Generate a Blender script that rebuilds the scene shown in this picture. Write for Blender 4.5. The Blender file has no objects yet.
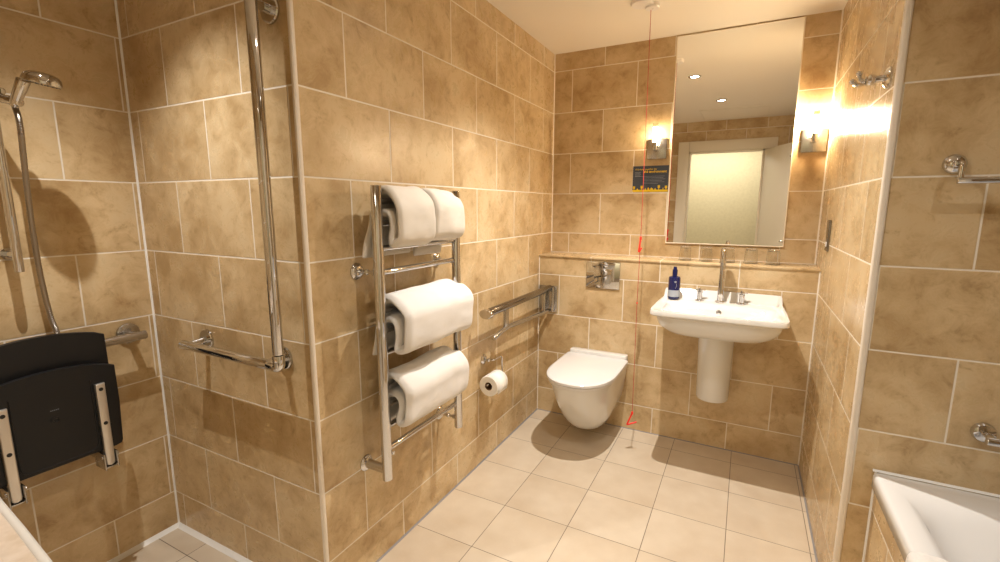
import bpy, bmesh, math, random
from mathutils import Vector, Matrix, noise
random.seed(4)
PI = math.pi
sc = bpy.context.scene
COL = sc.collection

# ------------------------------------------------------------------ room measures (metres)
W = 1.502; DB = 0.204; ZL = 1.046; ZC = 2.298; YR = -1.223; YE = -1.973; XS = -0.894
H0 = 0.1606; TH = 0.2539; TL = 0.403; YD = -2.94; XB = 2.265

# ------------------------------------------------------------------ materials
def mat(name):
    m = bpy.data.materials.new(name); m.use_nodes = True
    nt = m.node_tree; nt.nodes.clear()
    out = nt.nodes.new('ShaderNodeOutputMaterial'); b = nt.nodes.new('ShaderNodeBsdfPrincipled')
    nt.links.new(b.outputs[0], out.inputs[0])
    return m, nt, b

class G:
    """tiny helper to write node maths"""
    def __init__(s, nt): s.nt = nt
    def put(s, sock, v):
        if isinstance(v, bpy.types.NodeSocket): s.nt.links.new(v, sock)
        else: sock.default_value = v
    def m(s, op, a, b=0.0, c=0.0):
        n = s.nt.nodes.new('ShaderNodeMath'); n.operation = op
        s.put(n.inputs[0], a); s.put(n.inputs[1], b); s.put(n.inputs[2], c); return n.outputs[0]
    def mix(s, f, a, b):
        n = s.nt.nodes.new('ShaderNodeMix'); n.data_type = 'RGBA'
        s.put(n.inputs[0], f); s.put(n.inputs[6], a); s.put(n.inputs[7], b); return n.outputs[2]
    def noise(s, vec, scale, detail=4.0, rough=.55, dist=0.0):
        n = s.nt.nodes.new('ShaderNodeTexNoise'); s.put(n.inputs['Vector'], vec)
        n.inputs['Scale'].default_value = scale; n.inputs['Detail'].default_value = detail
        n.inputs['Roughness'].default_value = rough; n.inputs['Distortion'].default_value = dist
        return n.outputs[0]
    def rng(s, v, a, b, c=0.0, d=1.0):
        n = s.nt.nodes.new('ShaderNodeMapRange'); s.put(n.inputs[0], v)
        for i, q in enumerate((a, b, c, d)): n.inputs[i+1].default_value = q
        return n.outputs[0]
    def bump(s, h, strength, dist):
        n = s.nt.nodes.new('ShaderNodeBump'); s.put(n.inputs['Height'], h)
        n.inputs['Strength'].default_value = strength; n.inputs['Distance'].default_value = dist
        return n.outputs[0]

def rgb(r, g, b): return (r, g, b, 1.0)

TILE_A = rgb(.635, .480, .280); TILE_B = rgb(.435, .295, .145); TILE_C = rgb(.69, .57, .38)
GROUT = rgb(.80, .74, .64)

def tile_mat(name, axis, even, odd, rough=.28):
    """stone-look ceramic wall tile in half bond; axis = world axis the courses run along"""
    m, nt, b = mat(name); g = G(nt)
    geo = nt.nodes.new('ShaderNodeNewGeometry'); sep = nt.nodes.new('ShaderNodeSeparateXYZ')
    nt.links.new(geo.outputs['Position'], sep.inputs[0])
    u = sep.outputs[axis]; z = sep.outputs[2]
    zr = g.m('DIVIDE', g.m('SUBTRACT', z, H0), TH)
    row = g.m('FLOOR', zr); fz = g.m('SUBTRACT', zr, row)
    rn = g.m('ADD', row, 1.0)
    par = g.m('ABSOLUTE', g.m('MODULO', g.m('ADD', rn, 20.0), 2.0))
    off = g.m('ADD', g.m('MULTIPLY', par, odd - even), even)
    uu = g.m('DIVIDE', g.m('SUBTRACT', u, off), TL)
    cell = g.m('FLOOR', uu); fu = g.m('SUBTRACT', uu, cell)
    du = g.m('MULTIPLY', g.m('MINIMUM', fu, g.m('SUBTRACT', 1.0, fu)), TL)
    dz = g.m('MULTIPLY', g.m('MINIMUM', fz, g.m('SUBTRACT', 1.0, fz)), TH)
    d = g.m('MINIMUM', du, dz)
    gr = g.rng(d, .0019, .0029, 1.0, 0.0)
    wn = nt.nodes.new('ShaderNodeTexWhiteNoise'); wn.noise_dimensions = '3D'
    cmb = nt.nodes.new('ShaderNodeCombineXYZ'); g.put(cmb.inputs[0], cell); g.put(cmb.inputs[1], row); cmb.inputs[2].default_value = float(sum(map(ord, name)) % 17)
    nt.links.new(cmb.outputs[0], wn.inputs['Vector'])
    sc_ = nt.nodes.new('ShaderNodeVectorMath'); sc_.operation = 'MULTIPLY_ADD'
    nt.links.new(wn.outputs['Color'], sc_.inputs[0]); sc_.inputs[1].default_value = (9, 9, 9)
    nt.links.new(geo.outputs['Position'], sc_.inputs[2])
    P = sc_.outputs[0]
    n1 = g.noise(P, 4.2, 3, .62); n2 = g.noise(P, 16.0, 4, .75, .5); n3 = g.noise(P, 80.0, 1, .7)
    s = g.m('ADD', g.m('MULTIPLY', n1, .62), g.m('MULTIPLY', n2, .38))
    c = g.mix(g.rng(s, .45, .62), TILE_A, TILE_B)
    c = g.mix(g.rng(s, .34, .47, .6, 0.0), c, TILE_C)
    c = g.mix(g.m('MULTIPLY', g.rng(n2, .56, .72), g.rng(n3, .42, .65, .10, .5)), c, rgb(.27, .18, .09))
    c = g.mix(g.rng(wn.outputs['Value'], 0, 1, 0, .16), c, TILE_B)
    c = g.mix(gr, c, GROUT)
    g.put(b.inputs['Base Color'], c)
    g.put(b.inputs['Roughness'], g.m('ADD', g.m('MULTIPLY', gr, .4), g.rng(n2, .3, .7, rough - .04, rough + .07)))
    b.inputs['Specular IOR Level'].default_value = .45
    h = g.rng(d, .0015, .0040)
    g.put(b.inputs['Normal'], g.bump(h, .35, .0018))
    return m

def floor_mat(name, ox, oy, sx, sy):
    m, nt, b = mat(name); g = G(nt)
    geo = nt.nodes.new('ShaderNodeNewGeometry'); sep = nt.nodes.new('ShaderNodeSeparateXYZ')
    nt.links.new(geo.outputs['Position'], sep.inputs[0])
    def ax(v, o, s_):
        q = g.m('DIVIDE', g.m('SUBTRACT', v, o), s_); c = g.m('FLOOR', q); f = g.m('SUBTRACT', q, c)
        return c, g.m('MULTIPLY', g.m('MINIMUM', f, g.m('SUBTRACT', 1.0, f)), s_)
    cx, dx = ax(sep.outputs[0], ox, sx); cy, dy = ax(sep.outputs[1], oy, sy)
    d = g.m('MINIMUM', dx, dy); gr = g.rng(d, .0009, .0017, 1.0, 0.0)
    wn = nt.nodes.new('ShaderNodeTexWhiteNoise')
    cmb = nt.nodes.new('ShaderNodeCombineXYZ'); g.put(cmb.inputs[0], cx); g.put(cmb.inputs[1], cy)
    nt.links.new(cmb.outputs[0], wn.inputs['Vector'])
    sc_ = nt.nodes.new('ShaderNodeVectorMath'); sc_.operation = 'MULTIPLY_ADD'
    nt.links.new(wn.outputs['Color'], sc_.inputs[0]); sc_.inputs[1].default_value = (7, 7, 7)
    nt.links.new(geo.outputs['Position'], sc_.inputs[2])
    n1 = g.noise(sc_.outputs[0], 5, 4, .6); n2 = g.noise(sc_.outputs[0], 40, 2, .6)
    c = g.mix(g.rng(n1, .35, .7), rgb(.66, .575, .46), rgb(.56, .46, .345))
    c = g.mix(g.rng(n2, .5, .8, 0, .25), c, rgb(.70, .63, .53))
    c = g.mix(g.rng(wn.outputs['Value'], 0, 1, 0, .2), c, rgb(.58, .48, .36))
    c = g.mix(gr, c, rgb(.16, .12, .09))
    g.put(b.inputs['Base Color'], c)
    g.put(b.inputs['Roughness'], g.rng(n2, .3, .7, .34, .46))
    g.put(b.inputs['Normal'], g.bump(g.rng(d, .0008, .0025), .3, .001))
    return m

def plain(name, col, rough=.5, metal=0.0, spec=.5, bump=None, coat=0.0, var=None):
    m, nt, b = mat(name); g = G(nt)
    b.inputs['Base Color'].default_value = rgb(*col); b.inputs['Roughness'].default_value = rough
    b.inputs['Metallic'].default_value = metal; b.inputs['Specular IOR Level'].default_value = spec
    b.inputs['Coat Weight'].default_value = coat; b.inputs['Coat Roughness'].default_value = .05
    tc = nt.nodes.new('ShaderNodeNewGeometry').outputs['Position']
    if bump:
        sca, st, di = bump
        n = g.noise(tc, sca, 3, .6)
        g.put(b.inputs['Normal'], g.bump(n, st, di))
    if var:
        sca, c2 = var
        g.put(b.inputs['Base Color'], g.mix(g.rng(g.noise(tc, sca, 4, .6), .38, .68), rgb(*col), rgb(*c2)))
    return m

def emit(name, col, strength, base=(.9, .9, .9)):
    m, nt, b = mat(name)
    b.inputs['Base Color'].default_value = rgb(*base)
    b.inputs['Emission Color'].default_value = rgb(*col); b.inputs['Emission Strength'].default_value = strength
    return m

M = {}
M['back'] = tile_mat('tile_back_wall', 0, .1218, .3264)
M['lower'] = tile_mat('tile_lower_wall', 0, .7441, .5419)
M['left'] = tile_mat('tile_left_wall', 1, -.3734, -.1698)
M['right'] = tile_mat('tile_right_wall', 1, -.470, -.620, .24)
M['bathend'] = tile_mat('tile_bath_wall', 0, 1.92, 1.721)
M['sh_back'] = tile_mat('tile_shower_back', 0, -.8379, -.6405)
M['sh_left'] = tile_mat('tile_shower_left', 1, -2.188, -1.991)
M['door_wall'] = tile_mat('tile_door_wall', 0, .28, .48)
M['panel'] = tile_mat('tile_bath_panel', 1, -1.62, -1.42)
M['floor'] = floor_mat('floor_tiles', .2788, -.9239, .3008, .291)
M['floor_sh'] = floor_mat('shower_floor_tiles', -.68, -2.06, .30, .30)
M['ceil'] = plain('ceiling_paint', (.88, .82, .72), .85, bump=(60, .05, .001))
M['paint'] = plain('cream_gloss_paint', (.82, .76, .64), .35)
M['corr'] = plain('corridor_wallpaper', (.74, .70, .50), .8, bump=(130, .3, .002), var=(30, (.68, .64, .45)))
M['carpet'] = plain('corridor_carpet', (.32, .24, .17), .95, bump=(300, .6, .004))
M['silicone'] = plain('white_silicone', (.86, .86, .85), .35)
M['cream_trim'] = plain('cream_tile_trim', (.80, .73, .64), .3)
M['grey_seal'] = plain('grey_sealant', (.26, .25, .26), .6)
M['ceramic'] = plain('white_ceramic', (.74, .74, .73), .10, spec=.6, coat=.5)
M['seat_white'] = plain('white_seat_plastic', (.76, .76, .77), .16, spec=.5)
M['acrylic'] = plain('white_acrylic', (.74, .74, .74), .13, spec=.5)
M['chrome'] = plain('chrome', (.64, .64, .65), .045, 1.0)
M['chrome_soft'] = plain('satin_steel', (.50, .49, .48), .24, 1.0)
M['chrome_dark'] = plain('dark_polished_steel', (.26, .24, .22), .22, 1.0)
M['alu'] = plain('anodised_aluminium', (.66, .63, .59), .32, .85)
M['black'] = plain('black_plastic', (.009, .009, .010), .45, spec=.35, bump=(500, .12, .0004))
M['black_hole'] = plain('black_screw_recess', (.01, .01, .01), .6)
M['towel'] = plain('white_terry', (.84, .82, .80), .95, spec=.1, bump=(380, .9, .0035))
M['towel_cream'] = plain('cream_terry', (.78, .73, .66), .95, spec=.1, bump=(380, .9, .0035))
M['paper'] = plain('tissue_paper', (.88, .87, .85), .9, bump=(200, .2, .001))
M['card'] = plain('brown_card', (.22, .12, .06), .8)
M['red'] = plain('red_plastic', (.85, .035, .02), .35)
M['red_cord'] = plain('red_cord', (.45, .035, .025), .6)
M['white_plastic'] = plain('white_plastic', (.84, .80, .76), .35)
M['navy'] = plain('navy_glass', (.006, .010, .075), .15, coat=.3)
M['label_grey'] = plain('pale_blue_label', (.34, .38, .44), .5)
M['sign_grey'] = plain('slate_print', (.055, .065, .085), .22, coat=.3)
M['sign_yellow'] = plain('yellow_print', (.72, .47, .01), .35)
M['sign_lightgrey'] = plain('grey_print', (.16, .18, .21), .35)
M['stone'] = plain('cream_stone', (.62, .53, .44), .35, var=(25, (.52, .42, .32)))
M['stone_highlight'] = plain('stone_edge_highlight', (.62, .60, .56), .3)  # paler than the slab: edge highlight put into the colour
M['rubber'] = plain('hose_metal', (.36, .33, .30), .28, 1.0)
M['nozzle'] = plain('grey_nozzles', (.10, .09, .08), .5)
M['wood'] = plain('white_laminate', (.75, .72, .66), .4)
# mirror glass
m, nt, b = mat('mirror_silver'); b.inputs['Base Color'].default_value = rgb(.90, .90, .88)
b.inputs['Metallic'].default_value = 1; b.inputs['Roughness'].default_value = .003; M['mirror'] = m
M['mirror_edge'] = plain('mirror_bevel_edge', (.90, .82, .68), .25)
# clear glass
m, nt, b = mat('clear_glass'); b.inputs['Base Color'].default_value = rgb(.97, .97, .96)
b.inputs['Transmission Weight'].default_value = 1; b.inputs['Roughness'].default_value = .0; b.inputs['IOR'].default_value = 1.45; M['glass'] = m
M['tube_hot'] = emit('lit_glass_right', (1, .76, .48), 820)
M['tube'] = emit('lit_glass_left', (1, .76, .48), 75)
M['led'] = emit('downlight_lens', (1, .95, .88), 40)

# ------------------------------------------------------------------ mesh helpers
def obj(name, bm, m, parent=None, smooth=True, loc=None):
    me = bpy.data.meshes.new(name)
    bmesh.ops.recalc_face_normals(bm, faces=bm.faces[:])
    bm.to_mesh(me); bm.free()
    for k in (m if isinstance(m, (list, tuple)) else [m]): me.materials.append(k)
    o = bpy.data.objects.new(name, me); COL.objects.link(o)
    if smooth:
        for p in me.polygons: p.use_smooth = True
        me.set_sharp_from_angle(angle=math.radians(38))
    if parent is not None:
        o.parent = parent
        o.matrix_parent_inverse = Matrix.Translation(parent.location).inverted() if parent.type == 'EMPTY' else Matrix.Identity(4)
    return o

def thing(name, label, cat, loc, group=None):
    e = bpy.data.objects.new(name, None); COL.objects.link(e); e.location = loc; e.empty_display_size = .05
    return tag(e, label, cat, group)

def tag(o, label, cat, group=None):
    o['label'] = label; o['category'] = cat
    if group: o['group'] = group
    return o

def struct(name, bm, m, smooth=False, label=None):
    o = obj(name, bm, m, None, smooth); o['kind'] = 'structure'
    if label: o['label'] = label
    return o

def addbox(bm, x0, x1, y0, y1, z0, z1, bev=0.0, seg=2, mi=0):
    vs = [bm.verts.new((x, y, z)) for x in (x0, x1) for y in (y0, y1) for z in (z0, z1)]
    idx = [(0, 1, 3, 2), (4, 6, 7, 5), (0, 4, 5, 1), (2, 3, 7, 6), (0, 2, 6, 4), (1, 5, 7, 3)]
    fs = [bm.faces.new([vs[i] for i in q]) for q in idx]
    for f in fs: f.material_index = mi
    if bev > 0:
        es = list({e for f in fs for e in f.edges})
        r = bmesh.ops.bevel(bm, geom=es, offset=bev, segments=seg, profile=.5, affect='EDGES')
        for f in r['faces']: f.material_index = mi
    return vs

def box(*a, **k):
    bm = bmesh.new(); addbox(bm, *a, **k); return bm

def frame_from(d):
    d = d.normalized(); up = Vector((0, 0, 1)) if abs(d.z) < .95 else Vector((1, 0, 0))
    a = d.cross(up).normalized(); return a, d.cross(a).normalized()

def addtube(bm, pts, r, n=20, cap=True, bev=0.0, closed=False, mi=0):
    """round bar swept along points; r scalar or list; bev rounds the two end faces"""
    pts = [Vector(p) for p in pts]; K = len(pts)
    rs = list(r) if isinstance(r, (list, tuple)) else [r] * K
    if bev > 0 and not closed:
        d0 = (pts[1] - pts[0]).normalized(); d1 = (pts[-1] - pts[-2]).normalized()
        pts = [pts[0], pts[0] + d0 * bev * .3, pts[0] + d0 * bev] + pts[1:-1] + [pts[-1] - d1 * bev, pts[-1] - d1 * bev * .3, pts[-1]]
        rs = [rs[0] - bev, rs[0] - bev * .3, rs[0]] + rs[1:-1] + [rs[-1], rs[-1] - bev * .3, rs[-1] - bev]
        K = len(pts)
    tang = []
    for i in range(K):
        if closed: t = (pts[(i + 1) % K] - pts[i - 1])
        else: t = pts[min(i + 1, K - 1)] - pts[max(i - 1, 0)]
        tang.append(t.normalized())
    a, b_ = frame_from(tang[0]); rings = []
    for i in range(K):
        if i:
            q = tang[i - 1].rotation_difference(tang[i]); a = q @ a; b_ = q @ b_
        rings.append([bm.verts.new(pts[i] + (a * math.cos(2 * PI * j / n) + b_ * math.sin(2 * PI * j / n)) * rs[i]) for j in range(n)])
    for i in range(K if closed else K - 1):
        A = rings[i]; B = rings[(i + 1) % K]
        for j in range(n):
            f = bm.faces.new((A[j], A[(j + 1) % n], B[(j + 1) % n], B[j])); f.material_index = mi
    if cap and not closed:
        for ring in (rings[0], rings[-1]):
            f = bm.faces.new(ring); f.material_index = mi

def tube(*a, **k):
    bm = bmesh.new(); addtube(bm, *a, **k); return bm

def arc(c, u, v, r, a0, a1, n=10):
    c, u, v = Vector(c), Vector(u), Vector(v)
    return [c + u * r * math.cos(a0 + (a1 - a0) * i / n) + v * r * math.sin(a0 + (a1 - a0) * i / n) for i in range(n + 1)]

def fillet(pts, r, n=6):
    """polyline with rounded corners"""
    P = [Vector(p) for p in pts]; out = [P[0]]
    for i in range(1, len(P) - 1):
        a = (P[i - 1] - P[i]); b_ = (P[i + 1] - P[i]); rr = min(r, a.length * .49, b_.length * .49)
        s = P[i] + a.normalized() * rr; e = P[i] + b_.normalized() * rr
        for k in range(n + 1):
            t = k / n; out.append(s * (1 - t) ** 2 + P[i] * 2 * t * (1 - t) + e * t * t)
    out.append(P[-1]); return out

def addlathe(bm, prof, org, axis=(0, 0, 1), n=32, closed_prof=False, mi=0):
    """prof = [(radius, distance along axis)]"""
    ax = Vector(axis).normalized(); a, b_ = frame_from(ax); o = Vector(org); rings = []
    for r, h in prof:
        if r < 1e-6: rings.append([bm.verts.new(o + ax * h)])
        else: rings.append([bm.verts.new(o + ax * h + (a * math.cos(2 * PI * j / n) + b_ * math.sin(2 * PI * j / n)) * r) for j in range(n)])
    K = len(rings)
    for i in range(K if closed_prof else K - 1):
        A, B = rings[i], rings[(i + 1) % K]
        for j in range(n):
            k = (j + 1) % n
            if len(A) == 1 and len(B) == 1: continue
            if len(A) == 1: f = bm.faces.new((A[0], B[k], B[j]))
            elif len(B) == 1: f = bm.faces.new((A[j], A[k], B[0]))
            else: f = bm.faces.new((A[j], A[k], B[k], B[j]))
            f.material_index = mi

def lathe(*a, **k):
    bm = bmesh.new(); addlathe(bm, *a, **k); return bm

def addloft(bm, loops, cap0=True, cap1=True, mi=0):
    R = [[bm.verts.new(p) for p in L] for L in loops]; n = len(R[0])
    for A, B in zip(R, R[1:]):
        for j in range(n):
            f = bm.faces.new((A[j], A[(j + 1) % n], B[(j + 1) % n], B[j])); f.material_index = mi
    if cap0: bm.faces.new(R[0]).material_index = mi
    if cap1: bm.faces.new(R[-1]).material_index = mi

def loft(loops, **k):
    bm = bmesh.new(); addloft(bm, loops, **k); return bm

def extrude_poly(pts2, fn, d0, d1, bev=0.0):
    """polygon of 2-D points placed by fn(u, v, d) between depths d0 and d1"""
    bm = bmesh.new()
    A = [bm.verts.new(fn(u, v, d0)) for u, v in pts2]; B = [bm.verts.new(fn(u, v, d1)) for u, v in pts2]
    fa = bm.faces.new(A); fb = bm.faces.new(B); n = len(A)
    for j in range(n): bm.faces.new((A[j], A[(j + 1) % n], B[(j + 1) % n], B[j]))
    if bev: bmesh.ops.bevel(bm, geom=list(fa.edges) + list(fb.edges), offset=bev, segments=3, profile=.5, affect='EDGES')
    return bm

# ------------------------------------------------------------------ room shell
def prism_wall(name, x0, x1, y0, y1, z0, z1, mx, my=None):
    """wall slab; faces looking along x take mx, faces looking along y take my"""
    bm = box(x0, x1, y0, y1, z0, z1)
    bm.normal_update()
    ms = [mx] + ([my] if my else [])
    if my:
        for f in bm.faces:
            f.material_index = 1 if abs(f.normal.y) > .7 else 0
    return struct(name, bm, ms)

prism_wall('wall_left', -.06, 0, YE, .06, 0, ZC, M['left'], M['sh_back'])
prism_wall('wall_shower_back', XS, -.06, YE, YE + .06, 0, ZC, M['sh_left'], M['sh_back'])
prism_wall('wall_shower_side', XS - .06, XS, YD, YE + .06, 0, ZC, M['sh_left'])
prism_wall('wall_back', 0, W, 0, .06, 0, ZC, M['back'])
prism_wall('wall_right', W, W + .06, YR, .06, 0, ZC, M['right'], M['bathend'])
prism_wall('wall_bath_end', W + .06, XB, YR, YR + .06, 0, ZC, M['bathend'])
prism_wall('wall_bath_side', XB, XB + .06, YD, YR + .06, 0, ZC, M['right'])
prism_wall('wall_lower_back', 0, W, -DB, 0, 0, ZL - .012, M['left'], M['lower'])
DX0, DX1, DH = .512, 1.275, 1.972
bm = bmesh.new()
addbox(bm, XS - .06, DX0, YD - .10, YD, 0, ZC); addbox(bm, DX1, XB + .06, YD - .10, YD, 0, ZC); addbox(bm, DX0, DX1, YD - .10, YD, DH, ZC)
struct('wall_door_side', bm, M['door_wall'])
struct('floor', box(0, XB, YD, 0, -.06, 0), M['floor'])
struct('floor_shower', box(XS - .06, 0, YD, YE + .06, -.06, 0), M['floor_sh'])
struct('ceiling', box(XS - .06, XB + .06, YD - .1, .06, ZC, ZC + .05), M['ceil'])
# ledge over the boxed-out lower wall
bm = box(0, W, -DB - .008, 0, ZL - .012, ZL, bev=.003)
struct('trim_1', bm, M['lower'], True)
struct('trim_2', box(0, W, -.006, 0, ZL, ZL + .004, bev=.001), M['cream_trim'], True)
# corner trims and sealant
struct('trim_3', box(-.008, .0075, YE - .0075, YE + .008, 0, ZC, bev=.006, seg=3), M['cream_trim'], True)
struct('trim_4', box(W - .005, W + .014, YR - .007, YR + .014, 0, ZC, bev=.006, seg=3), M['cream_trim'], True)
def tri_strip(p0, p1, a, b_, s):
    p0, p1, a, b_ = map(Vector, (p0, p1, a, b_))
    L = [[p, p + a * s, p + (a + b_) * s * .42, p + b_ * s] for p in (p0, p1)]
    return loft(L)
struct('trim_5', tri_strip((XS, YE, 0), (XS, YE, ZC), (1, 0, 0), (0, -1, 0), .0055), M['silicone'], True)
struct('trim_6', tri_strip((XS, YE, 0), (XS, YD, 0), (1, 0, 0), (0, 0, 1), .015), M['silicone'], True)
struct('trim_7', tri_strip((XS, YE, 0), (0, YE, 0), (0, -1, 0), (0, 0, 1), .015), M['silicone'], True)
struct('trim_8', tri_strip((0, YE, 0), (0, -DB, 0), (1, 0, 0), (0, 0, 1), .006), M['grey_seal'], True)
struct('trim_9', tri_strip((0, -DB, 0), (W, -DB, 0), (0, -1, 0), (0, 0, 1), .004), M['grey_seal'], True)
struct('trim_10', tri_strip((W, -DB, 0), (W, YR, 0), (-1, 0, 0), (0, 0, 1), .006), M['grey_seal'], True)
struct('trim_11', tri_strip((0, 0, ZL), (0, 0, ZC), (1, 0, 0), (0, -1, 0), .005), M['cream_trim'], True)
struct('trim_12', tri_strip((W, 0, ZL), (W, 0, ZC), (-1, 0, 0), (0, -1, 0), .006), M['cream_trim'], True)
struct('trim_13', tri_strip((0, -DB, 0), (0, -DB, ZL - .012), (1, 0, 0), (0, -1, 0), .004), M['cream_trim'], True)
struct('trim_14', tri_strip((W, -DB, 0), (W, -DB, ZL - .012), (-1, 0, 0), (0, -1, 0), .005), M['cream_trim'], True)
# door surround, door leaf, corridor seen in the mirror
AW = .115
bm = bmesh.new()
addbox(bm, DX0 - AW, DX0, YD, YD + .018, 0, DH + AW - .003, bev=.005)
addbox(bm, DX0, DX1 + AW, YD, YD + .018, DH, DH + AW - .003, bev=.005)
addbox(bm, DX1, DX1 + AW, YD, YD + .018, 0, DH, bev=.005)
addbox(bm, DX0, DX0 + .02, YD - .1, YD, 0, DH, bev=.002); addbox(bm, DX1 - .02, DX1, YD - .1, YD, 0, DH, bev=.002)
addbox(bm, DX0, DX1, YD - .1, YD, DH - .02, DH, bev=.002)
struct('trim_15', bm, M['paint'], True)
leaf = box(0, .04, .0, .755, .006, DH - .01, bev=.003)
bmesh.ops.rotate(leaf, verts=leaf.verts[:], cent=(0, 0, 0), matrix=Matrix.Rotation(math.radians(-22.5), 3, 'Z'))
bmesh.ops.translate(leaf, verts=leaf.verts[:], vec=(DX1 + .004, YD + .021, 0))
door = struct('door_1', leaf, M['paint'], True)
hb = bmesh.new()
dd = Vector((math.sin(math.radians(22.5)), math.cos(math.radians(22.5)), 0)); nn = Vector((-dd.y, dd.x, 0))
hp = Vector((DX1 + .004, YD + .021, 1.02)) + dd * .69
addlathe(hb, [(0, 0), (.026, 0), (.026, .006), (.012, .009), (.009, .03), (0, .03)], hp, nn, 20)
addtube(hb, [hp + nn * .03, hp + nn * .045, hp + nn * .045 - dd * .11], .009, 12)
obj('door_handle', hb, M['chrome'], door)
CY = -4.3
bm = bmesh.new(); addbox(bm, -.6, 2.4, CY - .06, CY, 0, ZC + .05); struct('wall_corridor_end', bm, M['corr'])
struct('wall_corridor_left', box(-.66, -.6, CY - .06, YD - .1, 0, ZC + .05), M['corr'])
struct('wall_corridor_right', box(2.4, 2.46, CY - .06, YD - .1, 0, ZC + .05), M['corr'])
struct('floor_corridor', box(-.66, 2.46, CY - .06, YD, -.06, -.002), M['carpet'])
struct('ceiling_corridor', box(-.66, 2.46, CY - .06, YD - .1, ZC, ZC + .05), M['ceil'])
h = thing('ceiling_hatch', 'flush cream access hatch in the ceiling, seen in the mirror', 'hatch', (.965, -2.57, ZC))
bm = bmesh.new()
for q in ((.65, 1.28, -2.86, -2.845), (.65, 1.28, -2.295, -2.28), (.65, .665, -2.845, -2.295), (1.265, 1.28, -2.845, -2.295)): addbox(bm, *q, ZC - .004, ZC)
obj('frame', bm, M['paint'], h, False)
obj('panel', box(.668, 1.262, -2.842, -2.298, ZC - .003, ZC), M['ceil'], h, False)

# ------------------------------------------------------------------ mirror
t = thing('wall_mirror', 'tall frameless mirror above the basin reaching almost to the ceiling', 'mirror', (1.04, -.003, 1.135))
x0, x1, z0, z1 = .735, 1.348, 1.132, 2.290
obj('glass', box(x0 + .006, x1 - .006, -.0085, -.0, z0 + .006, z1 - .004), M['mirror'], t, False)
bm = bmesh.new()
for q in ((x0, x0 + .006, z0, z1), (x1 - .006, x1, z0, z1), (x0 + .006, x1 - .006, z0, z0 + .006), (x0 + .006, x1 - .006, z1 - .004, z1)):
    addbox(bm, q[0], q[1], -.0105, 0, q[2], q[3], bev=.001, seg=1)
obj('edge_trim', bm, M['mirror_edge'], t)

# ------------------------------------------------------------------ sconces
def sconce(px0, px1, tx, label, hot):
    t = thing('wall_light', label, 'wall light', ((px0 + px1) / 2, 0, 1.62), 'sconces beside the mirror')
    obj('backplate', box(px0, px1, -.012, 0, 1.627, 1.742, bev=.003), M['chrome_soft'], t)
    bm = bmesh.new()
    addtube(bm, [(tx, -.012, 1.685), (tx, -.055, 1.685)], .009, 16)
    addlathe(bm, [(0, 1.672), (.013, 1.672), (.015, 1.676), (.015, 1.715), (.0125, 1.718), (0, 1.718)], (tx, -.055, 0), (0, 0, 1), 24)
    obj('holder', bm, M['chrome_soft'], t)
    obj('lamp_tube', lathe([(0, 1.7185), (.0125, 1.7185), (.0125, 1.800), (0, 1.800)], (tx, -.055, 0), (0, 0, 1), 24), M['tube_hot' if hot else 'tube'], t)
    bm = lathe([(.0, 1.802), (.0145, 1.802), (.0145, 1.823), (.0125, 1.823), (.0125, 1.806), (0, 1.806)], (tx, -.055, 0), (0, 0, 1), 24)
    obj('glass_cap', bm, M['glass'], t)
sconce(.602, .713, .652, 'small steel wall light left of the mirror, above the printed notice', False)
sconce(1.380, 1.492, 1.432, 'small wall light glowing brightly, right of the mirror in the corner', True)

# ------------------------------------------------------------------ printed notice
t = thing('wall_notice', 'dark grey notice with yellow lettering and border left of the mirror', 'sign', (.63, 0, 1.437))
sx0, sx1, sz0, sz1 = .524, .731, 1.437, 1.589
obj('board', box(sx0, sx1, -.003, 0, sz0, sz1), M['sign_grey'], t, False)
def text(body, size, x, z, m, name, parent, y=-.0032, bold=0.0):
    cu = bpy.data.curves.new(name, 'FONT'); cu.body = body; cu.size = size; cu.extrude = .0002; cu.offset = bold
    to = bpy.data.objects.new(name, cu); COL.objects.link(to)
    bpy.context.view_layer.update()
    me = bpy.data.meshes.new_from_object(to.evaluated_get(bpy.context.evaluated_depsgraph_get()))
    COL.objects.unlink(to); bpy.data.objects.remove(to)
    me.transform(Matrix.Translation((x, y, z)) @ Matrix.Rotation(PI / 2, 4, 'X'))
    me.materials.clear(); me.materials.append(m); me.name = name
    o = bpy.data.objects.new(name, me); COL.objects.link(o); o.parent = parent
    o.matrix_parent_inverse = Matrix.Translation(parent.location).inverted()
    return o
text('Working together for', .0145, sx0 + .012, sz1 - .024, M['sign_yellow'], 'lettering', t)
text('the environment', .0195, sx0 + .064, sz1 - .040, M['sign_yellow'], 'lettering', t, bold=.0004)
bm = bmesh.new()
for k in range(4):
    addbox(bm, sx0 + .012, sx0 + .048 - .004 * (k % 2), -.0035, -.003, sz1 - .038 - .007 * k, sz1 - .0355 - .007 * k)
for k, (a, b_) in enumerate(((.012, .185), (.060, .178), (.060, .19), (.060, .172), (.060, .186), (.06, .15))):
    addbox(bm, sx0 + a, sx0 + b_, -.0035, -.003, sz1 - .062 - .0085 * k, sz1 - .060 - .0085 * k)
obj('small_print', bm, M['sign_lightgrey'], t, False)
bm = bmesh.new()
addbox(bm, sx0, sx1, -.0036, -.003, sz0, sz0 + .012)
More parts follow.
